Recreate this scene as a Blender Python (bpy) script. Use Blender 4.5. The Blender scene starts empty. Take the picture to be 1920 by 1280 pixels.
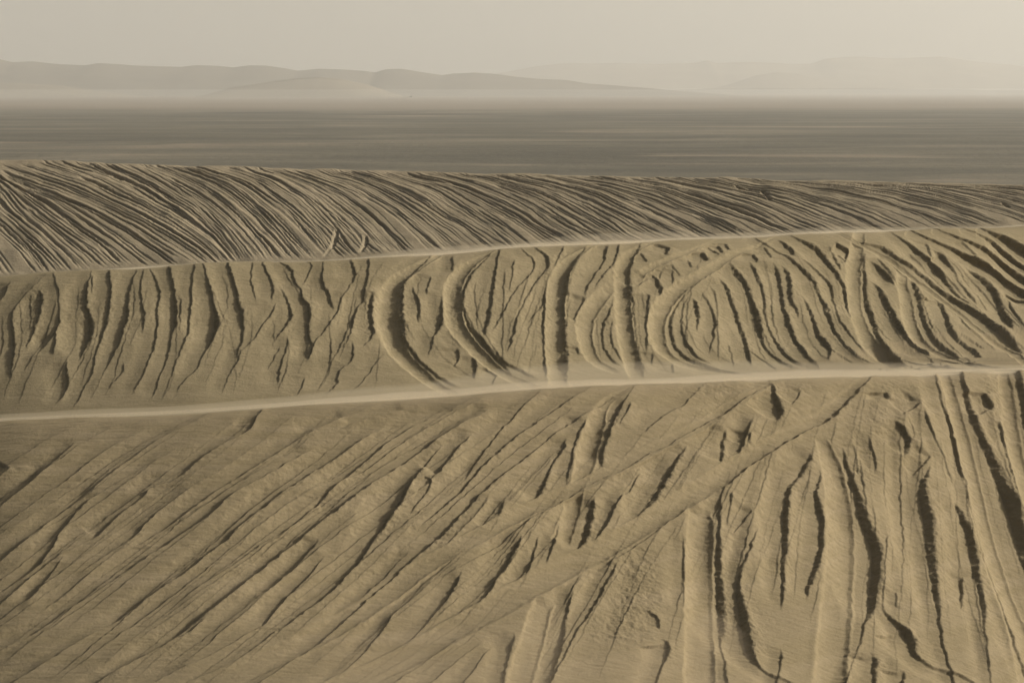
SUN_AZ_DEG, SUN_EL_DEG, SUN_STR, SUN_ANG = 6.0, 28.0, 4.9, 5.0
SKY_STR, SKY_TINT = 0.052, (1.0, 0.98, 0.92)
EXPO = 0.17
HAZE, HAZE_COL, HAZE_G = 1.7e-4, (0.98, 0.988, 0.968), 0.32
MIST = 0.8e-4
DRIFT = 1.0
NCOL, NR1, NR2, NR3 = 2000, 560, 130, 330
NCOLF, NRF = 2350, 320
PLAIN_D, PLAIN_M, PLAIN_L = (0.096, 0.088, 0.066), (0.135, 0.122, 0.090), (0.19, 0.166, 0.122)
NEAR_TXT = """
S -20,970,3 0,954,3 22,935,4 62,904,4 94,872,3 119,850,3 153,822,1
S -20,912,4 0,894,4 22,876,4
S -20,1070,5 0,1054,5 41,1019,5 75,991,5 103,966,5 134,944,4 187,904,4 203,891,5 244,860,5 303,819,3 350,795,1
S -20,1124,4 0,1110,4 37,1085,5 69,1060,6 91,1032,7 106,1007,5 125,982,6 137,966,5 162,941,5 194,916,2
S -20,1150,3 0,1135,3 62,1079,4 94,1054,3 131,1032,4 175,1007,5 187,997,8 225,960,6 266,932,5 284,913,6 328,897,4 372,863,6 409,835,6 462,807,6 478,785,4
S 30,1140,3 62,1119,4 84,1091,4 103,1066,3 125,1038,1
S 134,1085,2 215,1029,3 244,1007,5 272,979,4 294,960,4 331,932,3 360,910,1
S 240,1029,2 306,988,4 353,954,5 400,918,5 469,877,6 534,837,4 603,799,3 660,775,1
S -20,1230,6 0,1219,6 35,1200,6 66,1184,6 101,1160,4 122,1142,3 155,1125,2 215,1085,3 256,1054,5 300,1026,5 344,995,5 375,975,5 400,956,5 434,927,5 494,893,4 556,856,4 590,838,2
S 89,1238,2 117,1221,3 164,1191,3 200,1172,4 225,1157,5 272,1122,5 312,1094,5 344,1072,7 387,1035,7 428,1006,7 447,984,6 494,949,8 534,918,8 575,890,8 612,865,8 650,840,7 690,813,5 740,796,4 800,775,3 850,758,1
S 330,1130,2 400,1080,3 440,1052,3 478,1024,4 537,987,6 587,946,7 625,912,7 659,881,7 697,849,6 731,821,5 769,796,4 820,775,3 870,760,1
S 600,930,4 637,902,5 681,880,4 728,846,5 775,812,5 837,777,5 862,765,2
S 234,1250,3 281,1221,6 316,1203,7 351,1174,7 400,1137,7 494,1062,8 562,1009,7 600,977,9 625,959,12 650,940,9 700,902,7 744,874,6 787,843,7 837,809,5 894,780,4 960,760,1
S 396,1153,3 351,1189,4 312,1210,2
S 472,1127,4 506,1102,5 537,1077,5 556,1059,5 575,1037,4 594,1015,4 597,1005,3
S 350,1250,2 400,1225,3 450,1195,4 495,1167,6 520,1137,6 550,1105,6 580,1077,4 612,1035,2
S 437,1242,3 475,1215,4 512,1187,7 540,1170,7 580,1140,8 612,1115,9 644,1084,8 669,1052,8 691,1021,9 712,990,13 731,962,16 750,934,13 769,902,8 806,856,4 837,824,3
S 762,924,4 784,899,4 803,896,4 800,918,5 778,946,5 766,968,2
S 887,809,4 859,834,6 837,862,7 819,884,8 803,893,6
S 781,990,4 816,959,6 853,924,8 880,895,8 925,850,8 960,820,7 995,795,6 1030,772,5 1062,752,7 1082,740,4
S 867,900,4 882,875,5 905,842,5 930,812,5 950,790,6 972,767,5 1000,743,3
S 800,837,4 837,810,4 880,782,3 925,765,1
S 920,925,3 905,945,5 882,975,4 857,1002,3 825,1037,2
S 947,932,3 940,952,5 922,990,6 912,998,2
S 1065,812,5 1052,840,8 1035,867,7 1020,900,9 1005,927,11 990,945,7
T 1175,732,14 1135,755,20 1118,790,34 1105,830,40 1095,870,40 1085,905,30 1070,960,34 1050,1020,38
S 1105,780,3 1092,795,7 1077,827,5 1070,860,5 1064,890,4 1062,910,3
S 1175,745,3 1157,770,7 1145,795,8 1132,832,9 1122,870,10 1117,878,5
S 1300,740,3 1280,760,4 1257,772,4 1225,795,5 1210,808,3 1207,818,2
S 1183,755,3 1172,775,4 1160,800,2
S 1290,830,4 1280,845,8 1262,865,12 1250,887,18 1237,910,14 1228,925,16 1215,942,12 1200,962,7 1185,982,3
S 1448,735,10 1455,755,13 1459,775,15 1454,795,8
S 1359,800,8 1353,830,10 1351,868,9
S 1410,780,6 1400,807,6 1390,830,8 1382,850,7 1370,865,2
S 1405,810,5 1402,832,5
S 1502,730,3 1490,750,4 1480,760,2
S 1205,875,4 1190,897,5 1180,917,5 1160,932,4 1152,955,3
S 1116,925,14 1106,950,16 1098,985,18 1090,1010,18 1080,1040,8
S 1160,932,4 1142,970,6 1127,992,6 1110,1020,3
S 1050,967,5 1041,1000,7 1030,1032,7 1020,1065,6
S 1012,997,4 1000,1030,6 990,1067,6 977,1092,7 965,1107,3
S 790,1210,3 815,1195,5 860,1165,5 885,1140,7 907,1117,9 930,1082,10 950,1052,13 965,1022,12 979,997,5
S 870,1067,4 852,1095,8 837,1120,8 815,1145,6 800,1165,4 775,1192,5 750,1215,4 720,1237,3
S 742,1142,4 725,1167,6 705,1195,6 682,1222,5 650,1252,3
T 1437,722,14 1390,748,22 1350,770,24 1325,790,26 1275,817,28 1237,835,28 1200,853,30 1162,872,30 1130,888,32 1075,915,32 1025,937,34 975,962,34 925,990,34 875,1018,36 825,1045,36 770,1080,44 700,1130,50 620,1180,56 520,1230,60 430,1270,60
S 520,1257,3 585,1212,6 640,1165,7 687,1122,7 720,1095,7 781,1040,9 819,1007,13 850,975,10 882,942,9 912,912,8 950,880,6 980,857,7 1012,832,5 1040,810,5 1075,787,5 1115,765,4 1150,745,2
S 1437,722,3 1395,745,5 1355,775,8 1335,785,5 1300,805,4 1250,835,3 1210,852,4 1180,870,6 1150,885,5 1105,905,3 1050,940,4 1007,965,4 975,985,4 930,1020,4 870,1060,3 800,1095,2
T 1650,698,10 1610,718,20 1570,755,24 1530,785,30 1480,812,32 1430,840,36 1385,868,40 1340,898,42 1290,930,42 1240,962,44 1190,992,46 1130,1028,50 1060,1065,54 1000,1098,58 930,1138,60 860,1175,60 780,1220,60 700,1260,60 
S 1637,702,5 1590,750,8 1550,787,9 1510,805,7 1478,823,8 1440,850,5 1400,875,7 1365,905,6 1325,930,4 1270,965,4 1220,1000,4 1165,1040,3 1110,1072,2
T 1025,1120,36 1010,1150,42 1000,1190,46 985,1235,50 970,1290,50
S 1077,1100,7 1065,1130,8 1057,1160,9 1050,1197,11 1042,1232,9 1030,1280,4
S 1160,1047,6 1142,1080,7 1122,1115,8 1102,1150,7 1080,1180,6 1065,1210,5
S 965,1180,8 957,1205,10 950,1235,6
S 912,1197,4 875,1222,3 850,1242,2
S 925,1202,3 900,1235,3
S 1210,1142,4 1233,1160,7 1233,1178,6
S 1230,1192,5 1250,1203,8 1247,1225,12 1240,1245,6
T 1312,945,46 1313,1000,54 1312,1080,58 1312,1160,60 1312,1240,64 1312,1290,64
S 1352,920,4 1348,960,6 1345,1000,8 1345,1040,14 1347,1085,18 1350,1130,20 1352,1170,16 1352,1200,6 1357,1230,5 1360,1280,6
S 1281,990,2 1282,1060,4 1283,1110,4 1280,1145,3
S 1370,920,5 1368,945,5 1362,985,3
S 1410,955,5 1385,985,4 1370,1000,3
S 1425,982,5 1410,1010,7 1400,1037,9 1387,1067,9 1381,1095,12 1385,1130,18 1392,1165,22 1398,1200,24 1405,1228,16 1425,1252,6 1450,1268,6 1478,1281,5
S 1525,840,6 1515,860,10 1495,890,12 1478,910,14 1474,930,14 1470,960,15 1468,1000,14 1467,1040,13 1465,1080,10 1466,1115,7 1463,1150,4
S 1533,870,6 1538,895,6 1527,920,9 1534,955,14 1538,985,15 1536,1020,16 1527,1055,14 1517,1085,12 1511,1110,8 1510,1130,4
S 1462,1210,5 1463,1230,7 1460,1250,4
T 1535,815,24 1545,835,34 1560,870,48 1570,920,54 1575,970,58 1575,1020,62 1573,1080,64 1568,1140,66 1562,1200,66 1555,1290,70
S 1578,830,4 1585,860,8 1597,895,10 1607,930,14 1613,965,20 1622,990,22 1634,1020,26 1637,1050,26 1635,1085,26 1632,1120,22 1628,1145,16 1618,1168,7 1612,1200,5 1600,1235,3
S 1612,850,4 1616,890,4 1620,930,4 1624,980,4
S 1600,830,3 1606,860,3 1610,890,3
S 1627,810,5 1630,832,4 1641,865,5 1640,888,3
S 1673,785,6 1690,805,14 1698,825,18 1697,845,16 1688,855,6
S 1725,753,5 1710,765,7 1690,777,5
S 1657,737,10 1665,750,10
S 1700,780,3 1710,800,3 1714,815,3 1710,830,2
S 1745,850,8 1728,872,5 1710,888,3
S 1748,865,5 1735,888,8 1727,905,16 1727,935,24 1734,970,26 1737,1000,24 1740,1035,22 1746,1070,19 1750,1110,15 1755,1140,10 1760,1172,7 1765,1210,6 1770,1225,5
S 1725,760,4 1735,785,7 1745,810,6 1757,830,4 1770,855,3 1782,885,4 1793,912,4
S 1787,930,8 1800,955,12 1812,985,16 1820,1010,16 1825,1040,18 1828,1075,18 1835,1110,14 1840,1140,12 1842,1170,6 1848,1220,4 1855,1275,3
S 1805,1070,8 1803,1110,8 1801,1145,3
T 1762,690,24 1780,725,30 1795,780,34 1810,830,36 1822,880,38 1835,930,40 1850,990,44 1870,1060,48 1892,1130,50 1915,1200,54 1935,1290,54
S 1755,715,4 1767,760,8 1780,790,8 1787,820,8 1795,855,9 1803,880,8 1812,905,8 1817,935,7 1827,968,5 1837,1005,4 1842,1035,5 1857,1070,5 1870,1110,5 1882,1150,6 1900,1205,8 1920,1245,8 1935,1285,8
S 1802,708,8 1815,755,14 1827,792,18 1843,828,22 1858,862,26 1872,895,28 1885,925,30 1895,955,32 1905,985,34 1918,1025,36 1935,1080,36 1950,1140,30 1965,1200,20
S 1840,735,10 1852,755,16 1862,765,12
S 1872,775,10 1878,810,12 1886,842,8 1892,875,7 1902,910,6 1905,940,5 1912,970,4
T 1872,692,20 1885,705,26 1893,750,34 1900,800,36 1910,860,38 1925,920,40 1945,990,40
S 1908,712,14 1918,760,16 1925,800,18 1940,860,18 1955,920,14
S 1670,995,3 1660,1012,5 1656,1050,4 1655,1085,4 1653,1120,5 1653,1142,4 1665,1155,7 1680,1170,10 1695,1185,20 1705,1205,20 1710,1224,12 1725,1238,7 1740,1248,7 1770,1258,6 1800,1270,7 1825,1282,5
S 1675,1110,4 1680,1140,3
S 1627,1217,12 1637,1235,16 1636,1260,10
S 1680,1250,8 1690,1262,12 1690,1275,8
S 640,800,3 700,778,3 760,765,2
S 560,812,2 610,792,3 650,778,2
S 900,1170,3 850,1200,3 800,1235,3
"""
MID_TXT = """
S 19,530,4 5,555,4 -6,572,3
S 75,527,1 42,560,2 23,583,3 21,610,6 22,640,9 23,665,7 21,690,4 20,718,2
S 68,540,2 77,560,7 71,588,8 61,614,7 50,642,6 47,660,2
S 104,530,2 109,548,3 110,563,2 110,588,3 105,607,8 93,630,9 76,655,3 62,672,1
S 102,618,6 99,650,6 95,667,2
S 168,516,2 160,540,6 158,562,8 161,582,9 164,600,14 162,625,16 155,648,10 149,666,4 139,682,1
S 170,516,3 172,532,3 170,550,2
S 125,672,2 122,692,6 125,720,6 124,727,5 113,745,4 100,762,1
S 203,508,5 204,545,6 200,575,9 193,605,10 184,640,7 176,668,4 170,700,4 158,722,3 145,748,3 130,772,1
S 255,505,2 243,533,4 236,568,7 234,590,11 225,620,11 215,650,6 203,680,3 190,705,1 165,755,1
S 232,675,1 228,695,3 215,712,2 198,728,1
S 267,510,2 262,535,4 265,570,4 269,588,5 266,605,5 265,630,2
S 282,506,2 295,535,4 297,555,5 292,580,5 294,602,5 290,620,5 287,645,5 277,675,3 267,700,3 255,720,3 242,745,1
S 315,503,6 322,535,6 326,562,7 325,600,9 319,625,5 315,655,4 307,685,3 297,707,3 287,735,3 275,752,1
S 363,503,3 357,530,5 356,565,6 352,592,6 350,620,6 342,642,4 332,670,3 320,705,2 300,752,1
S 385,515,3 392,545,6 399,575,8 401,600,16 397,625,12 386,652,5 375,670,3 367,690,3 347,710,3 332,730,2 328,745,1
S 425,496,5 437,532,7 444,565,8 452,595,9 454,615,6 450,640,5 443,665,3 440,680,1
S 517,560,4 507,585,5 492,607,4 475,635,3 452,657,2 443,680,3 430,700,2 412,745,1
S 473,494,3 469,520,3 475,547,3 481,570,3
S 500,512,4 509,530,4 510,552,4 508,568,3
S 520,533,3 532,550,3 540,570,5 541,590,9 535,607,8 522,624,4 512,645,2
S 522,492,2 543,505,5 550,523,5 555,535,4 563,543,3 564,558,6 573,570,8 577,590,9 576,615,7 579,638,4 584,646,3 580,665,4 572,685,2
S 575,490,2 584,500,3 573,520,3 565,540,3
S 605,500,2 602,527,5 610,543,5 618,560,6 625,577,4 630,580,3
S 655,487,4 665,512,5 653,537,3 638,560,4 628,585,6 610,615,4 590,640,3 581,662,5 572,682,2
S 690,484,4 690,500,4 684,535,5 680,557,5 667,575,4 660,600,8 651,625,4
S 658,632,2 661,655,3 657,675,4 648,685,2 633,697,4 632,717,4 620,730,3 605,745,1
S 700,537,6 693,570,12 692,597,12 697,617,10 692,635,4 672,657,1
S 722,657,3 700,685,2 677,717,2 650,738,1
S 540,622,2 537,650,3 528,675,3 522,700,4 520,725,2
S 525,645,2 512,672,2 500,692,1
S 571,705,2 565,725,3 555,745,1
S 770,530,4 781,560,5 785,585,6 783,605,4
S 829,545,6 826,580,9 822,605,12 812,630,4 805,655,3 800,672,2
S 845,478,4 849,500,3 846,515,2
S 808,515,4 800,540,4 802,552,3
S 856,650,6 858,670,5 850,685,3
S 888,665,8 890,690,8 885,710,4
S 935,473,4 928,505,5 922,540,8 917,570,9 911,600,10 906,625,8 904,638,4
S 962,485,4 958,520,3 955,545,2
S 990,478,3 1002,488,5 998,505,4 975,530,4 958,553,4 945,580,4 930,605,4 915,630,2
S 1010,470,4 1027,482,7 1020,505,6 1000,530,6 983,560,6 968,595,6 958,635,6 948,670,6
S 1025,540,5 1018,565,4 1002,585,3 985,608,2
S 1052,468,5 1040,495,5 1030,530,6 1026,560,9 1022,595,12 1020,625,8 1021,660,6 1023,690,10 1022,715,8
S 945,500,3 940,690,2
S 932,692,5 925,712,4 920,722,2
S 1135,460,8 1131,485,5 1118,510,4 1100,537,4 1090,560,4
S 1157,460,5 1152,488,6 1140,503,5 1122,527,4 1112,547,2
S 1097,466,3 1080,490,4 1072,510,3 1066,545,2
S 1098,556,8 1088,580,8 1078,605,6
S 1080,650,6 1085,665,3
T 1150,535,20 1122,560,30 1100,590,34 1096,620,34 1100,645,32 1112,672,28 1140,690,20 1172,702,10
S 1152,550,4 1140,585,6 1130,610,5 1130,642,4 1137,660,4 1155,680,4 1175,692,2
S 1148,590,8 1146,637,4 1160,667,4 1175,688,2
T 855,465,8 818,480,16 775,503,28 738,530,36 727,565,42 726,590,44 733,625,42 750,660,38 778,690,34 808,715,28 850,738,22 872,747,12 
S 790,494,4 762,520,7 750,545,11 747,575,15 749,605,15 755,632,10 770,655,7 795,685,6 820,705,5 850,722,5 875,730,2
T 930,470,10 905,480,16 875,500,24 850,532,32 849,570,34 853,600,36 870,632,34 900,662,30 928,688,26 955,705,24 995,722,20 1020,735,12
S 905,490,4 885,510,6 870,535,7 865,560,8 868,585,8 877,608,9 890,625,6 907,645,8 925,665,6 945,680,6 975,695,5 1000,707,5 1020,715,3
T 1110,460,12 1085,475,18 1060,498,30 1045,530,36 1042,570,36 1040,620,38 1042,670,38 1046,712,38 1048,745,36
S 1085,478,4 1068,500,7 1060,530,10 1057,565,11 1056,600,9 1057,640,9 1060,680,9 1063,710,7
S 1200,474,3 1212,492,5
S 1252,462,9 1247,477,6
S 1205,538,3 1214,555,5 1213,580,7 1210,605,8 1212,642,5 1210,668,4
S 1222,512,4 1235,537,10 1240,558,8
S 1240,505,3 1236,525,2
S 1259,503,3 1262,530,4 1257,548,2
S 1257,495,3 1270,512,3 1278,519,2
S 1287,485,4 1297,502,3
S 1312,472,8 1325,490,8
S 1325,460,3 1350,480,3
S 1345,460,6 1355,477,5
S 1357,458,5 1365,471,5
T 1215,458,12 1190,468,18 1172,490,26 1166,520,28 1168,560,30 1171,600,32 1178,650,32 1188,690,34 1196,715,34
S 1192,475,4 1181,500,6 1178,530,8 1182,560,11 1185,595,9 1190,630,7 1196,665,6 1205,690,6 1212,705,5
T 1330,456,6 1310,465,8 1270,480,14 1240,492,16 1215,505,16 1190,525,14
S 1215,520,3 1200,530,4 1187,540,3
S 1295,552,6 1305,575,11 1307,600,7 1305,625,2
S 1312,537,3 1322,557,4 1335,580,5 1339,605,7 1335,637,4 1325,672,3
S 1327,525,3 1340,547,4 1345,580,3 1344,610,3 1346,655,3 1345,682,1
S 1258,682,4 1262,700,4
S 1222,662,4 1222,685,2
S 1362,640,2 1370,660,3 1374,690,2
S 1342,510,10 1358,535,8 1372,565,9 1384,600,10 1392,630,10 1400,660,10 1405,675,7 1408,692,3
S 1362,490,6 1380,512,12 1396,532,11 1405,558,9 1413,580,12 1420,605,14 1423,625,10 1430,642,6 1445,662,5 1470,680,5 1505,695,3
S 1395,487,5 1410,502,8 1420,525,8 1430,550,7 1432,580,7 1435,602,6 1447,627,5 1460,650,8 1478,670,7 1510,690,4
S 1410,477,7 1418,493,5
T 1440,452,8 1410,466,12 1375,478,16 1345,497,20 1312,516,24 1280,535,28 1250,562,32 1235,592,34 1231,622,34 1238,650,32 1262,672,24 1300,686,18 1350,697,10 1400,702,6
S 1322,520,3 1290,545,4 1268,570,6 1256,598,8 1257,625,8 1265,648,7 1280,665,6 1300,678,5 1330,690,4 1380,700,3 1440,706,2
S 1297,547,3 1282,570,4 1277,605,4 1282,635,5 1292,655,6 1310,675,4 1350,690,3
S 1432,462,3 1447,485,4
S 1447,487,9 1457,512,8 1463,542,7 1466,570,8 1474,600,10 1485,627,9 1500,652,9 1518,675,6 1540,695,3
S 1460,492,4 1474,513,8 1477,535,9 1480,560,8 1491,577,6 1500,602,3
S 1497,547,4 1512,570,6 1524,600,9 1530,622,12 1543,640,16 1553,652,10 1552,680,4
S 1553,650,3 1580,668,3 1602,680,3
S 1400,655,3 1430,675,3 1460,693,3
S 1445,465,4 1475,482,5 1500,502,7 1520,522,9 1532,547,8 1545,570,9 1553,595,8 1565,622,7 1587,650,6 1612,670,5 1645,682,3
S 1455,450,3 1478,465,8 1486,482,6
S 1485,480,3 1512,492,4 1540,515,6 1555,530,7 1562,550,6 1566,580,5 1575,605,5 1600,635,4 1630,662,2
S 1487,447,4 1525,465,10 1545,482,11 1562,507,8 1577,530,9 1587,548,16 1595,570,14 1603,605,6
S 1552,460,3 1567,487,5 1577,510,4
S 1565,457,5 1597,472,7
S 1572,475,4 1588,490,5
S 1630,485,5 1650,502,8 1670,525,8 1682,540,5
S 1642,480,5 1660,502,5 1680,530,4
T 1610,440,24 1606,480,28 1601,512,30 1602,545,30 1607,580,30 1617,612,32 1632,640,34 1650,660,32 1675,678,26 1710,690,16 1760,700,10
S 1621,462,6 1619,495,7 1620,525,8 1623,555,11 1630,580,14 1637,605,12 1645,630,11 1660,655,13 1680,678,12 1700,690,5
S 1627,522,5 1650,550,10 1665,580,14 1680,607,15 1700,630,13 1727,655,13 1745,668,7
S 1642,605,3 1657,622,3 1670,633,2
T 1660,480,10 1688,505,20 1693,535,26 1700,565,28 1705,595,28 1717,625,28 1740,648,26 1775,665,20 1810,680,12 1850,690,8
S 1700,512,8 1711,530,10 1720,555,9 1727,585,10 1738,615,11 1760,642,11 1790,667,9 1800,672,4
S 1722,540,3 1735,580,3 1750,615,3
S 1745,550,5 1760,562,12 1770,587,10 1782,620,10 1802,640,9 1832,667,8 1840,672,4
S 1765,560,3 1792,582,4 1815,610,5 1840,632,4 1867,658,4
S 1785,620,2 1815,632,4 1845,655,3
S 1690,450,4 1715,467,10 1735,485,8 1755,505,13 1772,525,8 1790,547,6 1815,570,5 1830,580,3
S 1735,452,5 1742,475,5 1743,485,4
S 1740,467,5 1762,477,10 1772,490,9 1790,510,4 1800,535,4 1825,560,7 1830,575,4
S 1830,545,3 1852,580,4
S 1802,490,5 1827,510,12 1850,532,14 1865,552,12 1875,575,11 1890,600,12 1900,622,5
S 1890,555,6 1893,575,6 1910,602,6 1925,620,4
S 1882,545,3 1910,560,5 1930,566,3
T 1600,452,8 1640,470,12 1670,485,16 1697,507,18 1722,527,18 1758,552,18 1800,583,20 1845,618,22 1885,650,24 1920,678,24 1960,700,20
S 1600,448,2 1620,457,3 1655,467,8 1682,485,8 1715,505,10 1740,525,12 1770,550,12 1795,565,14 1820,582,15 1850,600,18 1877,622,18 1895,642,13 1918,665,8
S 1740,447,3 1775,462,4 1807,477,8 1832,490,11 1865,510,9 1890,530,10 1920,550,11 1950,570,10
S 1800,450,3 1832,482,4
S 1790,445,3 1840,465,6 1870,482,8 1895,502,10 1922,524,10 1960,560,10
S 1827,437,3 1857,447,5 1890,472,10 1920,500,9 1950,530,9
S 1840,430,4 1852,435,5 1890,452,12 1920,470,14 1950,490,12 1990,530,10
S 1690,677,3 1740,684,4 1800,690,4 1870,698,4
S 1640,692,3 1700,700,3 1760,704,3
S 1750,672,4 1810,680,4 1880,690,4 1940,700,4
"""
FAR_TXT = """
-330,300 -260,345 -190,400 -130,455 -80,520
-150,296 -90,335 -20,395 50,455 100,512
-60,296 0,345 50,400 100,440 173,505
0,330 70,362 133,390 240,460 293,500
0,306 117,347 233,397 333,450 400,497
110,300 200,332 290,375 390,440 440,490
217,305 300,347 367,390 417,440 457,490
317,310 417,347 483,397 533,447 567,487
430,312 520,342 590,390 640,440 680,482
540,316 640,350 710,390 760,430 810,475
640,318 740,350 800,385 870,430 920,470
760,322 870,352 950,390 1010,425 1070,462
893,326 1027,360 1107,400 1157,430 1210,456
1040,328 1160,350 1260,385 1330,415 1390,448
1180,330 1290,352 1390,385 1470,418 1530,444
1312,333 1462,360 1555,385 1620,410 1670,436
1440,336 1590,352 1700,375 1790,403 1850,428
1500,338 1687,350 1781,367 1880,392 1960,418
1650,341 1800,352 1900,368 1990,392 2060,412
1850,345 2000,356 2090,372 2170,392 2250,408
"""
GNEAR_TXT = """
-300,810 -420,840 -540,880 -660,930 -780,990
-100,800 -200,835 -330,890 -450,960 -560,1040
150,785 40,830 -80,900 -200,980 -330,1070
350,775 240,830 110,920 -20,1010 -150,1100
480,775 370,860 220,962 60,1085 -80,1200
600,770 510,850 330,965 150,1100 -60,1260
750,760 630,850 470,960 270,1125 60,1290
900,752 780,822 560,972 370,1120 160,1290
1000,748 850,845 700,965 500,1130 300,1290
1090,742 950,855 800,1010 650,1145 480,1290
1170,738 1040,865 930,1000 760,1150 600,1290
1240,732 1110,890 1000,1040 890,1180 760,1290
1330,728 1210,880 1120,1010 1040,1150 930,1290
1410,722 1330,850 1250,990 1170,1140 1120,1290
1480,718 1430,850 1370,1000 1330,1140 1310,1290
1560,712 1530,850 1500,1000 1470,1140 1450,1290
1640,708 1620,850 1620,1000 1620,1140 1600,1290
1720,705 1730,850 1740,1000 1750,1140 1770,1290
1790,703 1820,850 1850,1000 1880,1140 1920,1290
1870,702 1900,850 1940,1000 1980,1140 2030,1290
1960,700 2000,850 2050,1000 2110,1140 2170,1290
"""
GMID_TXT = """
-160,526 -170,590 -180,660 -195,730 -210,785
-30,522 -35,590 -45,660 -60,730 -80,785
60,517 58,590 48,660 25,730 5,780
205,512 202,580 185,650 155,720 130,775
315,507 324,570 318,640 300,710 275,765
425,502 448,560 452,620 435,690 400,755
560,496 575,560 580,625 572,690 550,750
690,488 675,550 660,620 635,680 600,748
800,482 752,530 748,590 775,660 860,730
905,478 872,530 868,590 905,645 1005,715
1010,472 1000,530 975,600 955,660 945,725
1052,468 1030,530 1024,600 1022,660 1022,722
1135,464 1110,530 1088,600 1090,660 1110,712
1200,458 1180,520 1186,590 1193,650 1215,712
1300,460 1262,530 1245,600 1262,665 1360,702
1362,470 1400,540 1418,610 1450,670 1520,698
1447,458 1468,540 1480,610 1520,675 1590,700
1500,450 1550,530 1575,600 1625,668 1710,697
1600,446 1625,530 1650,600 1705,665 1790,700
1640,446 1720,540 1775,610 1840,670 1930,702
1710,440 1790,510 1850,580 1920,650 2010,705
1800,434 1870,490 1940,550 2020,630 2120,710
1880,427 1960,470 2050,530 2150,600 2260,700
"""
import bpy, math, random
import numpy as np

# ----------------------------------------------------------------- camera frame
F = 960.0 / math.tan(math.radians(15.0))      # focal length in photo pixels (1920 wide, 30 degree view)
HZ = 165.0                                    # photo row of the true horizon
PITCH = math.atan((640.0 - HZ) / F)
H = 22.0                                      # eye height above the plain
CP, SP = math.cos(PITCH), math.sin(PITCH)
SUN_AZ, SUN_EL = math.radians(SUN_AZ_DEG), math.radians(SUN_EL_DEG)

def ray(px, py):
    """photo pixel -> (x/y, drop/y) of the sight line through it"""
    px = np.asarray(px, float); py = np.asarray(py, float)
    u = px - 960.0; v = py - 640.0
    dy = F * CP - v * SP
    dz = -F * SP - v * CP
    return u / dy, -dz / dy

def smax(a, b, k):
    return 0.5 * (a + b + np.sqrt((a - b) ** 2 + k * k))

class Crest:
    def __init__(s, pts, ydist):
        px = np.array([p[0] for p in pts], float); py = np.array([p[1] for p in pts], float)
        a, m = ray(px, py)
        y = np.array([ydist(p) for p in px])
        s.a, s.y, s.z = a, y, H - m * y
        # smooth resample
        aa = np.linspace(a[0], a[-1], 600)
        yy = np.interp(aa, a, s.y); zz = np.interp(aa, a, s.z)
        ker = np.hanning(31); ker /= ker.sum()
        s.a = aa
        s.y = np.convolve(np.pad(yy, 15, 'edge'), ker, 'valid')
        s.z = np.convolve(np.pad(zz, 15, 'edge'), ker, 'valid')
        xw = aa * s.y
        s.z = s.z + 0.0005 * np.minimum(s.y, 70) * (np.sin(xw / 1.9 + 1.3) + 0.6 * np.sin(xw / 0.83 + 0.4) + 0.8 * np.sin(xw / 4.7))
    def Y(s, a): return np.interp(a, s.a, s.y)
    def Z(s, a): return np.interp(a, s.a, s.z)

def lin_(p):
    return min(max(p, -400), 2400) / 1920.0

near_c = Crest([(-1600,900),(-300,808),(0,792),(400,767),(870,742),(1200,723),(1400,714),(1600,708),(1750,704),(1920,701),(2300,694),(3500,690)], lambda p: 38.2 - 2.6*lin_(p) + 8.1*lin_(p)**2)
mid_c = Crest([(-1600,560),(-300,533),(0,519),(300,499),(640,485),(960,468),(1200,454),(1500,443),(1700,433),(1920,422),(2300,405),(3500,380)], lambda p: 63.0 - 3.0*lin_(p) + 15.0*lin_(p)**2)
far_c = Crest([(-1600,288),(-400,292),(0,300),(500,315),(960,327),(1300,333),(1600,340),(1920,346),(2300,352),(3500,365)], lambda p: 200.0)

T32 = math.tan(math.radians(32))
def hyp(t, r): return np.sqrt(t * t + r * r) - r

def near_back(a):
    px = 960 + a * F
    t = np.clip((px - 900) / 900.0, 0, 1)
    t = t * t * (3 - 2 * t)
    return 0.27 * (1 - t) + 0.146 * t

def z_near(a, y):
    t = near_c.Y(a) - y
    q = np.clip(t - 2.0, 0, 6.5)
    toe = 0.0185 * q * q + np.clip(t - 8.5, 0, None) * 0.2405
    return near_c.Z(a) - np.where(t > 0, T32 * hyp(t, 0.22) - toe, near_back(a) * hyp(t, 0.22))

def z_mid(a, y):
    t = mid_c.Y(a) - y
    return mid_c.Z(a) - np.where(t > 0, T32 * hyp(t, 0.6), 0.25 * hyp(t, 0.6))

def z_fore(a, y):
    """near and middle dune with the trough between them"""
    px = 960 + a * F
    k = 0.8 + 2.2 * np.clip((px - 1100) / 700.0, 0, 1)
    zn = z_near(a, y); zm = z_mid(a, y)
    q_ = np.clip((mid_c.Y(a) - y) / 9.0, 0, 1)
    k = 0.15 + k * q_ * q_ * (3 - 2 * q_)
    w = np.clip((y - near_c.Y(a)) / 4.0, 0, 1)
    z = np.where(y < near_c.Y(a), zn, zn + (smax(zn, zm, k) - zn) * w * w * (3 - 2 * w))
    return z

def z_far(a, y):
    t = far_c.Y(a) - y
    face = far_c.Z(a) - np.where(t > 0, math.tan(math.radians(30)) * hyp(t, 1.6), 0.16 * hyp(t, 1.6))
    zb = mid_c.Z(a) - 0.25 * (y - mid_c.Y(a))
    return face

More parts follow.
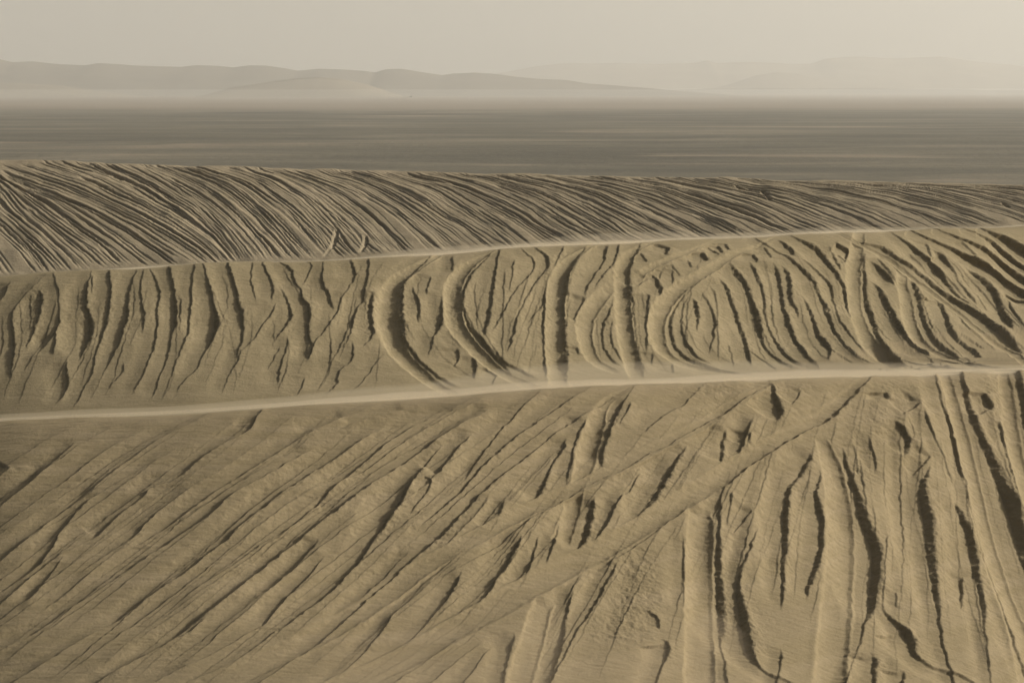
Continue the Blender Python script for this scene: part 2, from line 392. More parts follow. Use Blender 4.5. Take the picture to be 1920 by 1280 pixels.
# ----------------------------------------------------------------- noise
_rs = np.random.RandomState(7)
_LAT = _rs.rand(256, 256).astype(np.float32)
def vnoise(X, Y):
    xi = np.floor(X).astype(np.int64); yi = np.floor(Y).astype(np.int64)
    fx = (X - xi).astype(np.float32); fy = (Y - yi).astype(np.float32)
    fx = fx * fx * (3 - 2 * fx); fy = fy * fy * (3 - 2 * fy)
    x0 = xi & 255; x1 = (xi + 1) & 255; y0 = yi & 255; y1 = (yi + 1) & 255
    return ((_LAT[x0, y0] * (1 - fx) + _LAT[x1, y0] * fx) * (1 - fy) + (_LAT[x0, y1] * (1 - fx) + _LAT[x1, y1] * fx) * fy) * 2 - 1
def fbm(X, Y, octs, gain=0.5):
    s = 0; g = 1.0; f = 1.0
    for o in range(octs):
        s = s + g * vnoise(X * f + 17.3 * o, Y * f + 5.7 * o); g *= gain; f *= 2.03
    return s

# ----------------------------------------------------------------- sheets
def columns(amax_dense, n_dense, a_out, n_out):
    d = np.linspace(-amax_dense, amax_dense, n_dense)
    o = amax_dense + (a_out - amax_dense) * np.linspace(0, 1, n_out + 1)[1:] ** 1.6
    return np.concatenate([-o[::-1], d, o])

class Sheet:
    """a dune surface: columns fan out from the view point's foot, rows run away from it"""
    def __init__(s, a, rows, zfun, seed):
        s.a = a
        s.y = rows                                   # (nrow, ncol)
        s.A = np.broadcast_to(a, rows.shape)
        s.zfun = zfun
        s.X = s.A * s.y
        s.Z = zfun(s.A, s.y)
        s.h = np.zeros(rows.shape, np.float32)
        s.rough = np.zeros(rows.shape, np.float32)
        s.fresh = np.zeros(rows.shape, np.float32)
        # local slope along the row direction -> arc length metric
        e = 0.05
        dz = (zfun(s.A, s.y + e) - zfun(s.A, s.y - e)) / (2 * e)
        s.slope = dz
        # world normal from grid differences
        P = np.stack([s.X, s.y, s.Z], -1)
        du = np.gradient(P, axis=1); dv = np.gradient(P, axis=0)
        n = np.cross(du, dv); n /= np.linalg.norm(n, axis=-1, keepdims=True)
        s.N = n
        s.seed = seed
    def hit(s, px, py, ymin, ymax):
        """photo points -> a, y on the smooth surface between ymin(a) and ymax(a)"""
        a, m = ray(px, py)
        out = []
        for ai, mi in zip(np.atleast_1d(a), np.atleast_1d(m)):
            lo, hi = ymin(ai), ymax(ai)
            yy = np.linspace(lo, hi, 1500)
            d = s.zfun(np.full_like(yy, ai), yy) - (H - mi * yy)
            k = np.nonzero(d > 0)[0]
            if len(k) == 0:
                out.append(yy[np.argmax(d)])
            elif k[0] == 0:
                out.append(yy[0])
            else:
                j = k[0]; t = -d[j - 1] / (d[j] - d[j - 1]); out.append(yy[j - 1] + t * (yy[j] - yy[j - 1]))
        return np.atleast_1d(a), np.array(out)

def catmull(P, step):
    P = np.asarray(P, float)
    Q = np.vstack([2 * P[0] - P[1], P, 2 * P[-1] - P[-2]])
    out = []
    for i in range(1, len(Q) - 2):
        n = max(2, int(np.hypot(*(Q[i + 1, :2] - Q[i, :2])) / step))
        for t in np.linspace(0, 1, n, endpoint=False):
            a, b, c, d = Q[i - 1], Q[i], Q[i + 1], Q[i + 2]
            out.append(0.5 * ((2 * b) + (c - a) * t + (2 * a - 5 * b + 4 * c - d) * t * t + (3 * b - a - 3 * c + d) * t ** 3))
    out.append(Q[-2])
    return np.array(out)

SUNH = np.array([math.cos(SUN_AZ), math.sin(SUN_AZ)])

def line_field(sh, a, y, w, reach, fade=0.16):
    """signed distance (positive towards the sun), local width and arc position for the grid near a polyline"""
    x = a * y; z = sh.zfun(a, y)
    P = np.stack([x, y, z], -1)
    seg = P[1:] - P[:-1]; L = np.linalg.norm(seg, axis=1); L = np.maximum(L, 1e-6)
    # which side is the sun on
    side = 0.0
    for k in range(len(seg)):
        side += (seg[k, 1] * SUNH[0] - seg[k, 0] * SUNH[1])      # right-hand side component
    side = 1.0 if side >= 0 else -1.0
    rmax = float(np.max(reach))
    ya, yb = y.min() - rmax, y.max() + rmax
    aa, ab = (x / y).min() - rmax / y.min(), (x / y).max() + rmax / y.min()
    c0, c1 = np.searchsorted(sh.a, aa), np.searchsorted(sh.a, ab)
    if c1 - c0 < 2: return None
    cols = sh.y[:, c0:c1]
    r0 = max(0, int(np.min([np.searchsorted(cols[:, j], ya) for j in (0, cols.shape[1] // 2, -1)])) - 1)
    r1 = int(np.max([np.searchsorted(cols[:, j], yb) for j in (0, cols.shape[1] // 2, -1)])) + 1
    if r1 - r0 < 2: return None
    R = (slice(r0, r1), slice(c0, c1))
    shape = sh.y[R].shape
    D = np.full(shape, 1e9, np.float32); S = np.ones(shape, np.float32); W = np.zeros(shape, np.float32); U = np.zeros(shape, np.float32)
    Gx, Gy, Gz = sh.X[R] + sh.wx[R], sh.y[R] + sh.wy[R], sh.Z[R]
    acc = np.concatenate([[0], np.cumsum(L)])
    total = acc[-1]
    suba = sh.a[c0:c1]
    for k in range(len(seg)):
        rr = reach[k] if np.ndim(reach) else reach
        a0 = min(a[k], a[k + 1]) - rr / y[k]; a1 = max(a[k], a[k + 1]) + rr / y[k]
        q0, q1 = np.searchsorted(suba, a0), np.searchsorted(suba, a1)
        if q1 <= q0: continue
        y0, y1 = min(y[k], y[k + 1]) - rr, max(y[k], y[k + 1]) + rr
        cc = sh.y[R][:, (q0 + q1) // 2 if (q0 + q1) // 2 < shape[1] else -1]
        p0, p1 = max(0, np.searchsorted(cc, y0) - 2), np.searchsorted(cc, y1) + 2
        T = (slice(p0, p1), slice(q0, q1))
        gx, gy, gz = Gx[T] - P[k, 0], Gy[T] - P[k, 1], Gz[T] - P[k, 2]
        if gx.size == 0: continue
        s_ = seg[k]; t = np.clip((gx * s_[0] + gy * s_[1] + gz * s_[2]) / L[k] ** 2, 0, 1)
        dx, dy, dz = gx - t * s_[0], gy - t * s_[1], gz - t * s_[2]
        d = np.sqrt(dx * dx + dy * dy + dz * dz)
        cr = (s_[1] * gx - s_[0] * gy) * side
        m = d < D[T]
        D[T] = np.where(m, d, D[T]); S[T] = np.where(m, np.sign(cr), S[T])
        W[T] = np.where(m, w[k] + (w[k + 1] - w[k]) * t, W[T])
        U[T] = np.where(m, acc[k] + L[k] * t, U[T])
    endfade = np.clip(np.minimum(U, total - U) / (min(fade * total, 38 * float(y.mean()) / F) + 1e-4), 0, 1)
    endfade = endfade * endfade * (3 - 2 * endfade)
    return R, D, S, W, U, endfade

def stamp_scarp(sh, a, y, w, kd=0.58, ramp=2.6, rampc=26.0, bermk=0.22, roll=0.0):
    x_ = a * y; dx_, dy_ = x_[-1] - x_[0], (y[-1] - y[0]) * 1.18
    across = abs(dx_ * SUNH[1] - dy_ * SUNH[0]) / max(math.hypot(dx_, dy_), 1e-6)
    kd = kd / min(1.0, max(across, 0.5))
    reach = np.maximum(ramp * w * 1.05 + rampc * y / F + w, (3.2 * (17 * y / F + 0.8 * w)) if roll else 0)
    reach = np.maximum(reach[:-1], reach[1:])
    f = line_field(sh, a, y, w, reach)
    if f is None: return
    R, D, S, W, U, ef = f
    W = np.maximum(W, 1e-4)
    sd = D * S + np.minimum(W, 0.09 * sh.y[R] / 40) * 0.30 * sh.jag[R]
    depth = kd * W
    foot = 0.0 * W; rim = 0.5 * W
    Lr = ramp * W + rampc * sh.y[R] / F
    uu = np.clip((foot - sd) / Lr, 0, 1)
    ramp_h = -depth * (1 - uu) ** 1.5 * (1 + 1.75 * uu)
    wall_h = -depth * np.clip((rim - sd) / (rim - foot), 0, 1)
    bl = 0.8 * W + 7.0 * sh.y[R] / F
    bt = np.clip((sd - rim) / bl, 0, 1)
    berm = bermk * depth * np.minimum(1, (sd - rim) / (0.25 * W)) * (1 - bt) ** 1.6
    prof = np.where(sd < foot, ramp_h, np.where(sd < rim, wall_h, berm))
    prof = prof * ef
    h = sh.h[R]
    if roll:
        Lq = 17.0 * sh.y[R] / F + 0.8 * W
        q = sd / Lq + 0.55
        prof = prof + roll * Lq * q * np.exp(-q * q) * ef
    new = h + prof
    ok = D < 1e8
    sh.h[R] = np.where(ok, new, h)
    sh.rough[R] = np.where(ok, np.maximum(sh.rough[R], np.exp(-np.clip((sd - rim) / (1.2 * W), 0, 9)) * (sd > foot) * np.clip(W / (0.0035 * sh.y[R]), 0, 1) ** 1.5), sh.rough[R])

def stamp_track(sh, a, y, w, kd=0.17, cover=0.95):
    reach = np.maximum(w[:-1], w[1:]) * 0.72 + 0.03
    f = line_field(sh, a, y, w, reach, 0.22)
    if f is None: return
    R, D, S, W, U, ef = f
    W = np.maximum(W, 1e-3)
    t = (D * S) / (0.5 * W)
    t = t + 0.05 * sh.jag[R] * (t > 0)
    D0 = kd * W
    v = np.clip((t + 1) / 1.75, 0, 1)
    floor = -D0 * (0.10 + 3.0 * v ** 0.8 * (1 - v) * 0.75 + 0.38 * v)
    wall = np.clip((t - 0.75) / 0.25, 0, 1)
    prof = floor * (1 - wall) + 0.10 * D0 * wall
    lft = np.clip((t + 1.15) / 0.35, 0, 1)
    prof = prof * lft
    m = np.clip((1.22 - np.abs(t)) / 0.2, 0, 1)
    m = m * m * (3 - 2 * m) * np.clip(ef * 1.5, 0, 1) * cover
    ok = D < 1e8
    h = sh.h[R]
    sh.h[R] = np.where(ok, h * (1 - m) + (prof + 0.15 * h) * m, h)
    sh.rough[R] = np.where(ok, sh.rough[R] * (1 - m), sh.rough[R])
    sh.fresh[R] = np.where(ok, np.maximum(sh.fresh[R], m), sh.fresh[R])

def parse_g(txt):
    return np.array([[[float(v) for v in p.split(',')] for p in ln.split()] for ln in txt.strip().splitlines()])
def parse(txt):
    out = []
    for ln in txt.strip().splitlines():
        k, rest = ln[0], ln[1:].split()
        out.append((k, np.array([[float(v) for v in p.split(',')] for p in rest])))
    return out

def widen(G, k=4, step=190.0):
    off = np.array([1.0, 0.0])
    L_ = [G[0] - off * step * j for j in range(k, 0, -1)]; R_ = [G[-1] + off * step * j for j in range(1, k + 1)]
    return np.array(L_ + list(G) + R_)
def guide_lines(G, n, rnd, wmax=3.4):
    out = []
    for side_ in (-1, 1):                              # the ruts run on past the edges of the view
        g0 = G[-1] if side_ > 0 else G[0]
        for j in range(16):
            g = g0 + np.array([side_ * (30 + j * 42 + rnd.uniform(-14, 14)), 0])
            g = g + np.array([[rnd.gauss(0, 7.0), 0] for _ in range(5)])
            P = catmull(np.hstack([g, np.ones((5, 1))]), 9.0)
            a0 = int(rnd.uniform(0, 0.25) * len(P)); P = P[a0:int(len(P) * rnd.uniform(0.7, 1.0))]
            q = np.linspace(0, 1, len(P)); P[:, 2] = rnd.uniform(3, 13) * np.sin(np.pi * np.clip(q, 0.03, 0.97)) ** 0.7
            out.append(('S', P))
    for j in range(n):
        u = (j + rnd.uniform(-0.5, 0.5)) / n * (len(G) - 1)
        def gd(u):
            u = min(max(u, 0), len(G) - 1.0001); i = int(u); t = u - i
            return G[i] * (1 - t) + G[i + 1] * t
        k5 = np.linspace(0, 1, 5)[:, None]
        g = gd(u) * (1 - k5) + gd(u + rnd.gauss(0, 0.30)) * k5
        g = g + np.array([[rnd.gauss(0, 3.0), 0] for _ in range(5)])
        P = catmull(np.hstack([g, np.ones((5, 1))]), 7.0)
        L = rnd.uniform(0.25, 1.0); s0 = rnd.uniform(0, 1 - L)
        m = len(P); P = P[int(s0 * m):int((s0 + L) * m)]
        if len(P) < 6: continue
        m = len(P); q = np.linspace(0, 1, m)
        w0 = 0.8 + (wmax - 0.8) * rnd.random() ** 1.8
        P[:, 2] = w0 * (0.65 + 0.35 * np.sin(q * rnd.uniform(5, 16) + rnd.uniform(0, 6))) * np.sin(np.pi * np.clip(q, 0.02, 0.98)) ** 0.5 + 0.5
        P[:, 0] += np.cumsum(np.array([rnd.gauss(0, 0.55) for _ in range(m)]))
        out.append(('S', P))
    return out

def run_tracks(sh, items, ymin, ymax, px_m_mul=1.0, filler=0, seed=1, kd_s=0.58, guides=None):
    rnd = random.Random(seed)
    dirs = []
    prepared = []
    for k, P in items:
        n0 = len(P)
        if len(P) == 2: P = np.vstack([P[0], P.mean(0), P[1]])
        if sh.seed == 'near':
            e = P[-1] if P[-1, 1] > P[0, 1] else P[0]; q = P[-2] if P[-1, 1] > P[0, 1] else P[1]
            if 1185 < e[1] < 1300 and e[2] >= 2:
                v = (e - q)[:2]; v = v / max(np.hypot(*v), 1e-6); v[1] = max(v[1], 0.35)
                ext = np.array([[e[0] + v[0] * L_, e[1] + v[1] * L_, max(e[2], 4) * 1.1] for L_ in (45, 95, 140)])
                P = np.vstack([P, ext]) if P[-1, 1] > P[0, 1] else np.vstack([ext[::-1], P])
        yc_px = ym_px if sh.seed == 'mid' else yn_px
        rev = P[0, 1] > P[-1, 1]
        if rev: P = P[::-1]
        gap = P[0, 1] - yc_px(P[0, 0])
        if k == 'S' and len(P) > 3: P = P.copy(); P[-1, 2] = 1.0
        if -6 < gap < 24 and n0 > 3:
            v = P[0, :2] - P[1, :2]; v = v / max(np.hypot(*v), 1e-6); v[1] = min(v[1], -0.3)
            n_ = max((gap + 6) / -v[1], 6); n_ = min(n_, 60)
            P = np.vstack([[P[0, 0] + v[0] * n_, P[0, 1] + v[1] * n_, P[0, 2] * 0.8], P])
        elif k == 'S' and len(P) > 3: P[0, 2] = 1.0
        C = catmull(P, 7.0 if k == 'S' else 10.0)
        C[:, 2] = np.maximum(C[:, 2], 0.6)
        prepared.append((k, C))
        for i in range(0, len(C) - 1, 2):
            d = C[i + 1, :2] - C[i, :2]; n = np.hypot(*d)
            if n > 0: dirs.append((C[i, 0], C[i, 1], *(d / n if d[1] > 0 else -d / n)))
    dirs = np.array(dirs)
    # fainter furrows that run with their neighbours
    fill = guide_lines(guides, filler, rnd) if filler else []
    for k, C in fill + prepared:
        a, y = sh.hit(C[:, 0], C[:, 1], ymin, ymax)
        w = C[:, 2] * y / F * px_m_mul
        if k == 'S': stamp_scarp(sh, a, y, w, kd=kd_s, roll=((0.21 if C[:, 2].max() > 3.4 else 0.09) * (1.0 if sh.seed == 'near' else 0.65)))
        else: stamp_track(sh, a, y, w, kd=0.17 if (C[0, 0] - C[-1, 0]) < 500 else 0.11, cover=0.95 if sh.seed == 'mid' else 0.85)

def link_grid(name, verts, nr, nc, wear=None):
    me = bpy.data.meshes.new(name)
    nv = nr * nc
    me.vertices.add(nv); me.vertices.foreach_set('co', verts.astype(np.float32).ravel())
    idx = np.arange(nv, dtype=np.int32).reshape(nr, nc)
    q = np.stack([idx[:-1, :-1], idx[:-1, 1:], idx[1:, 1:], idx[1:, :-1]], -1).reshape(-1, 4)
    nf = len(q)
    me.loops.add(nf * 4); me.loops.foreach_set('vertex_index', q.ravel())
    me.polygons.add(nf); me.polygons.foreach_set('loop_start', np.arange(0, nf * 4, 4, dtype=np.int32))
    me.polygons.foreach_set('use_smooth', np.ones(nf, bool))
    me.update(calc_edges=True)
    if wear is not None:
        at = me.attributes.new('wear', 'FLOAT', 'POINT'); at.data.foreach_set('value', wear.astype(np.float32).ravel())
    o = bpy.data.objects.new(name, me)
    bpy.context.scene.collection.objects.link(o)
    return o

def tag(o, kind, label, cat):
    o['kind'] = kind; o['label'] = label; o['category'] = cat
    return o

FILL_RANGE = {
    1: lambda x: (None, None),
}
def yn_px(x): return float(np.interp(x, [-300,0,870,1400,1920,2300], [808,792,742,714,701,694]))
def ym_px(x): return float(np.interp(x, [-300,0,960,1500,1920,2300], [533,519,468,443,422,405]))
FILL_RANGE['near'] = lambda x: (yn_px(x) + 6, 1290)
FILL_RANGE['mid'] = lambda x: (ym_px(x) + 5, yn_px(x) - 8)

# ----------------------------------------------------------------- near + middle dune
COLS = columns(0.41, NCOL, 1.0, 50)
a = COLS[None, :]
yc1, yc2 = near_c.Y(a), mid_c.Y(a)
# the trough: where the back of the near dune meets the middle face
ys = np.linspace(0, 1, 400)[:, None]
YY = yc1 + 2 + (yc2 - yc1 - 2) * ys
dd = z_mid(np.broadcast_to(a, YY.shape), YY) - z_near(np.broadcast_to(a, YY.shape), YY)
yval = YY[np.argmax(dd > 0, axis=0), np.arange(len(COLS))][None, :]
yval = np.minimum(yval, yc2 - 3)
ker = np.hanning(61); ker /= ker.sum()
yval = np.convolve(np.pad(yval[0], 30, 'edge'), ker, 'valid')[None, :]
_, mb = ray(960, 1310)
ylow = near_c.Y(a) * 0 + 0
tt = np.linspace(14, 60, 1500)[:, None]
dlow = z_near(np.broadcast_to(a, (1500, len(COLS))), np.broadcast_to(tt, (1500, len(COLS)))) - (H - mb * tt)
ylow = tt[np.argmax(dlow > 0, axis=0), 0][None, :]
ylow = np.minimum(ylow, yc1 - 4)
def lin(n, p=1.0): return (np.linspace(0, 1, n, endpoint=False) ** p)[:, None]
yend = yc2 + 55
rows = np.vstack([14 + (ylow - 14) * lin(30), ylow + (yc1 - ylow) * lin(NR1), yc1 + (yval - yc1) * lin(NR2, 1.0),
                  yval + (yc2 - yval) * lin(NR3), yc2 + (yend - yc2) * lin(60, 1.8), yend + 0 * a])
ROWVAL = 30 + NR1 + NR2
fore = Sheet(COLS, rows, z_fore, 'near')
sx, sy = fore.X, fore.y
scale = (sy / F)                                # metres per photo pixel at each vertex
fore.wx = (1.6 * scale * fbm(sx / 0.16, sy / 0.16, 3)).astype(np.float32) * 1.0
fore.wy = (1.2 * scale * fbm(sx / 0.16 + 40, sy / 0.16 + 9, 3)).astype(np.float32)
fore.jag = (0.55 * fbm(sx / 0.10 + 3, sy / 0.07, 3, 0.6) - 0.5 * np.clip(fbm(sx / 0.45, sy / 0.3, 2), 0, 1)).astype(np.float32)
near_items = parse(NEAR_TXT); mid_items = parse(MID_TXT)
fore.seed = 'mid'
run_tracks(fore, mid_items, lambda q: float(near_c.Y(q)) + 1.2, lambda q: float(mid_c.Y(q)) + 1.0, filler=90, seed=3, guides=parse_g(GMID_TXT))
fore.seed = 'near'
run_tracks(fore, near_items, lambda q: 20.0, lambda q: float(near_c.Y(q)) + 0.6, filler=125, seed=5, guides=parse_g(GNEAR_TXT))

def finish(sh, amp_big, amp_fine, L0, crest_fade):
    lim = 0.0105 * sh.y
    h = np.where(sh.h < 0, -lim * np.tanh(-sh.h / lim), sh.h) * crest_fade
    X, Y = sh.X, sh.y
    h = h + amp_big * fbm(X / 3.1, Y / 2.3, 3) 
    h = h + amp_fine * sh.rough * fbm(X / L0, Y / (L0 * 0.8), 3, 0.65)
    h = h + 0.18 * amp_fine * fbm(X / (L0 * 3.0), Y / (L0 * 0.5), 2)
    return np.stack([X, Y, sh.Z], -1) + sh.N * h[..., None]

# wind-smoothed crest lines: the ruts fade out in the last half metre
pxc = (960 + COLS * F)[None, :]
centre = np.exp(-((pxc - 1250) / 420.0) ** 2)
cf = np.clip(np.abs(fore.y - yc1) / (0.14 + 0.55 * centre), 0, 1) ** 0.8
cf2 = np.clip(np.abs(fore.y - yc2) / (0.35 + 0.5 * np.clip((pxc - 1100) / 500, 0, 1)), 0, 1) ** 0.8
right = np.clip((960 + COLS * F - 1500) / 200, 0, 1)[None, :]
cf = cf + (1 - cf) * right * 0.8
mm_ = (H - fore.Z) / fore.y
vv_ = F * (mm_ * CP - SP) / (CP + mm_ * SP)
PXG = 960 + fore.A * (F * CP - vv_ * SP); PYG = 640 + vv_
patch = np.zeros_like(fore.rough)
isn = np.arange(fore.y.shape[0])[:, None] < 30 + NR1
for cx, cy, rx, ry, st in [(1190,1105,55,100,1.0),(1165,1180,60,35,.8),(1650,800,60,60,.6),(1610,860,35,80,.7),(1862,760,30,70,1.0),(1345,735,70,18,.7),(1480,725,60,14,.7),(1685,735,60,22,.7),
                           (692,590,14,70,1.0),(851,600,10,70,.9),(1022,600,14,90,.9),(1142,620,14,60,.8),(1060,560,10,80,.4),(1480,600,12,80,.7),(1540,490,40,35,.6),(1575,600,18,60,.7),(1660,500,30,30,.7),(1800,530,60,40,.7),(1700,650,60,30,.4),(160,590,14,50,1.0),(70,570,18,40,.8),(760,545,40,60,.6),(640,520,40,40,.3),(1240,500,40,30,.5)]:
    near_part = cy > float(np.interp(cx, [0, 870, 1920], [792, 742, 701]))
    g_ = st * np.exp(-(((PXG - cx) / rx) ** 2 + ((PYG - cy) / ry) ** 2) ** 1.5)
    g_ = np.where(isn == near_part, g_, 0)
    patch = np.maximum(patch, (0.5 * g_).astype(np.float32))
fore.rough = np.maximum(fore.rough * 0.55, patch)
cf = 0.4 + 0.6 * cf; cf2 = 0.35 + 0.65 * cf2
V = finish(fore, 0.045, 0.024, 0.10, cf * cf2)
ncol = len(COLS)
WF = fore.fresh * np.where(np.arange(V.shape[0])[:, None] < ROWVAL, 0.35, 0.8) - fore.rough

# ----------------------------------------------------------------- far dune
COLF = columns(0.39, NCOLF, 0.75, 50)
af = COLF[None, :]
ycf = far_c.Y(af)
y0f = mid_c.Y(af) + 54.0
rowsF = np.vstack([y0f + (174 - y0f) * lin(30), 174 + (ycf - 174) * lin(NRF, 0.72), ycf + 18 * lin(60, 1.5), ycf + 18 + 90 * np.linspace(0, 1, 20)[:, None]])
def z_far_all(a, y):
    zb = mid_c.Z(a) - 0.25 * (y - mid_c.Y(a))
    zb = np.maximum(zb, 0.5)
    return np.where(y > 170, z_far(a, y), smax(z_far(a, y), zb, 1.5)) if False else smax(z_far(a, y), zb * np.clip((174 - y) / 60, 0, 1) - 2 * np.clip((y - 150) / 24, 0, 1), 0.3)
far = Sheet(COLF, rowsF, z_far_all, 'far')
sc = far.y / F
far.wx = (0.6 * sc * fbm(far.X / 0.7, far.y / 0.7, 3)).astype(np.float32)
far.wy = (0.4 * sc * fbm(far.X / 0.7 + 40, far.y / 0.7 + 9, 3)).astype(np.float32)
far.jag = (0.8 * fbm(far.X / 0.3 + 3, far.y / 0.25, 3, 0.6)).astype(np.float32)
G = np.array([[[float(v) for v in p.split(',')] for p in ln.split()] for ln in FAR_TXT.strip().splitlines()])
rnd = random.Random(11)
G = widen(G)
def guide(u):
    u = min(max(u, 0), len(G) - 1.0001); i = int(u); t = u - i
    return G[i] * (1 - t) + G[i + 1] * t
far_items = []
nT = 680
for j in range(nT):
    u = (j + rnd.uniform(-0.35, 0.35)) / nT * (len(G) - 1)
    g = guide(u).copy()
    du = rnd.gauss(0, 0.16)
    g2 = guide(u + du)
    tt_ = np.linspace(0, 1, 5)[:, None]
    g = g * (1 - tt_) + g2 * tt_                       # neighbours cross at shallow angles
    g[:, 0] += np.cumsum([rnd.gauss(0, 1.3) for _ in range(5)])
    s0, s1 = 0.0, 1.0
    if rnd.random() < 0.45: s0 = rnd.uniform(0, 0.6)
    if rnd.random() < 0.3: s1 = rnd.uniform(max(s0 + 0.25, 0.5), 1.0)
    mx = g[:, 0].mean()
    strength = float(np.interp(mx, [0, 300, 1200, 1450, 1700, 1900], [1.05, 1.0, 0.95, 0.7, 0.35, 0.25]))
    big = rnd.choice([0.5, 0.8, 1.1, 1.6, 2.2, 3.0]) * strength
    if s0 > 0.55: big *= 0.8
    P = catmull(np.hstack([g, np.ones((5, 1))]), 9.0)
    n = len(P); P = P[int(s0 * (n - 1)):int(s1 * (n - 1)) + 1]
    if len(P) < 4: continue
    m = len(P); q = np.linspace(0, 1, m)
    ph = rnd.uniform(0, 6.28)
    P[:, 2] = big * (0.55 + 0.45 * np.sin(q * rnd.uniform(4, 14) + ph)) * np.interp(q, [0, 0.2, 1], [1.25, 1.15, 0.95]) + 0.8
    kind = 'T' if (rnd.random() < 0.18) else 'S'
    if kind == 'T': P[:, 2] = rnd.uniform(5, 8)
    far_items.append((kind, P))
far_items += [('T', np.array([[628,430,9],[627,448,9],[618,465,9],[606,482,8]], float)), ('S', np.array([[632,430,4],[632,448,5],[622,466,4]], float)),
              ('T', np.array([[683,438,7],[682,455,7],[672,474,7]], float)), ('S', np.array([[688,440,4],[687,456,5],[678,472,3]], float)),
              ('S', np.array([[1425,352,4],[1436,362,7],[1447,376,5]], float)), ('S', np.array([[1378,345,5],[1395,352,4],[1420,352,3]], float)),
              ('S', np.array([[1878,380,4],[1886,384,6],[1896,388,3]], float))]
for k, C in far_items:
    if k == 'T' and len(C) < 8: C = catmull(C, 8)
    elif k == 'S' and len(C) < 4: C = catmull(C, 8)
    aa_, yy_ = far.hit(C[:, 0], C[:, 1], lambda q: 175.0, lambda q: float(far_c.Y(q)) + 3.0)
    w_ = C[:, 2] * yy_ / F
    if k == 'S': stamp_scarp(far, aa_, yy_, w_, kd=0.95, ramp=0.9, rampc=2.0, bermk=0.08)
    else: stamp_track(far, aa_, yy_, w_)
VF = finish(far, 0.12, 0.06, 0.30, np.clip((far.y - 174) / 1.0, 0, 1))
# ----------------------------------------------------------------- materials
def newmat(name):
    m = bpy.data.materials.new(name); m.use_nodes = True
    nt = m.node_tree
    for n in list(nt.nodes): nt.nodes.remove(n)
    out = nt.nodes.new('ShaderNodeOutputMaterial')
    return m, nt, out
def N(nt, t, **kw):
    n = nt.nodes.new(t)
    for k, v in kw.items():
        if k == 'inp':
            for kk, vv in v.items(): n.inputs[kk].default_value = vv
        else: setattr(n, k, v)
    return n
def sand_material(name, c0, c1, c2, sc, bump=1.0):
    m, nt, out = newmat(name)
    tc = N(nt, 'ShaderNodeTexCoord'); L = nt.links.new
    b = N(nt, 'ShaderNodeBsdfPrincipled', inp={'Roughness': 0.95, 'Specular IOR Level': 0.12})
    L(b.outputs[0], out.inputs['Surface'])
    n1 = N(nt, 'ShaderNodeTexNoise', inp={'Scale': 0.35 / sc, 'Detail': 5.0, 'Roughness': 0.6})
    L(tc.outputs['Object'], n1.inputs['Vector'])
    r1 = N(nt, 'ShaderNodeValToRGB'); r1.color_ramp.elements[0].position = 0.32; r1.color_ramp.elements[1].position = 0.68
    r1.color_ramp.elements[0].color = (*c0, 1); r1.color_ramp.elements[1].color = (*c1, 1)
    L(n1.outputs['Fac'], r1.inputs['Fac'])
    # wind-drawn streaks of drifting fine sand
    mp = N(nt, 'ShaderNodeMapping'); mp.inputs['Scale'].default_value = (0.30 / sc, 0.30 / sc, 7.0 / sc)
    mp.inputs['Rotation'].default_value = (0, 0, 0)
    L(tc.outputs['Object'], mp.inputs['Vector'])
    n2 = N(nt, 'ShaderNodeTexNoise', inp={'Scale': 1.0, 'Detail': 6.0, 'Roughness': 0.62}); L(mp.outputs[0], n2.inputs['Vector'])
    r2 = N(nt, 'ShaderNodeMapRange', inp={'From Min': 0.42, 'From Max': 0.72}); L(n2.outputs['Fac'], r2.inputs['Value'])
    mx = N(nt, 'ShaderNodeMix', data_type='RGBA'); L(r2.outputs[0], mx.inputs[0]); L(r1.outputs[0], mx.inputs[6]); mx.inputs[7].default_value = (*c2, 1)
    # grain
    n3 = N(nt, 'ShaderNodeTexNoise', inp={'Scale': 16.0 / sc, 'Detail': 6.0, 'Roughness': 0.75}); L(tc.outputs['Object'], n3.inputs['Vector'])
    r3 = N(nt, 'ShaderNodeMapRange', inp={'From Min': 0.25, 'From Max': 0.75, 'To Min': 0.86, 'To Max': 1.12}); L(n3.outputs['Fac'], r3.inputs['Value'])
    at = N(nt, 'ShaderNodeAttribute', attribute_name='wear')
    r4 = N(nt, 'ShaderNodeMapRange', inp={'From Min': -1.0, 'From Max': 1.0, 'To Min': 0.84, 'To Max': 1.13}); L(at.outputs['Fac'], r4.inputs['Value'])
    mm = N(nt, 'ShaderNodeMath', operation='MULTIPLY'); L(r3.outputs[0], mm.inputs[0]); L(r4.outputs[0], mm.inputs[1])
    mu = N(nt, 'ShaderNodeVectorMath', operation='SCALE'); L(mx.outputs[2], mu.inputs[0]); L(mm.outputs[0], mu.inputs['Scale'])
    L(mu.outputs[0], b.inputs['Base Color'])
    bp = N(nt, 'ShaderNodeBump', inp={'Strength': 0.5 * bump, 'Distance': 0.03 * sc}); L(n3.outputs['Fac'], bp.inputs['Height'])
    bp2 = N(nt, 'ShaderNodeBump', inp={'Strength': 0.06 * bump, 'Distance': 0.05 * sc}); L(n2.outputs['Fac'], bp2.inputs['Height']); L(bp.outputs[0], bp2.inputs['Normal'])
    L(bp2.outputs[0], b.inputs['Normal'])
    return m

m_near = sand_material('near dune sand', (0.256, 0.207, 0.122), (0.286, 0.232, 0.140), (0.312, 0.253, 0.160), 1.0)
m_mid = sand_material('middle dune sand', (0.245, 0.202, 0.1210), (0.275, 0.228, 0.1395), (0.30, 0.247, 0.1550), 1.4)
m_far = sand_material('far dune sand', (0.26, 0.217, 0.145), (0.295, 0.247, 0.168), (0.31, 0.258, 0.18), 5.0)

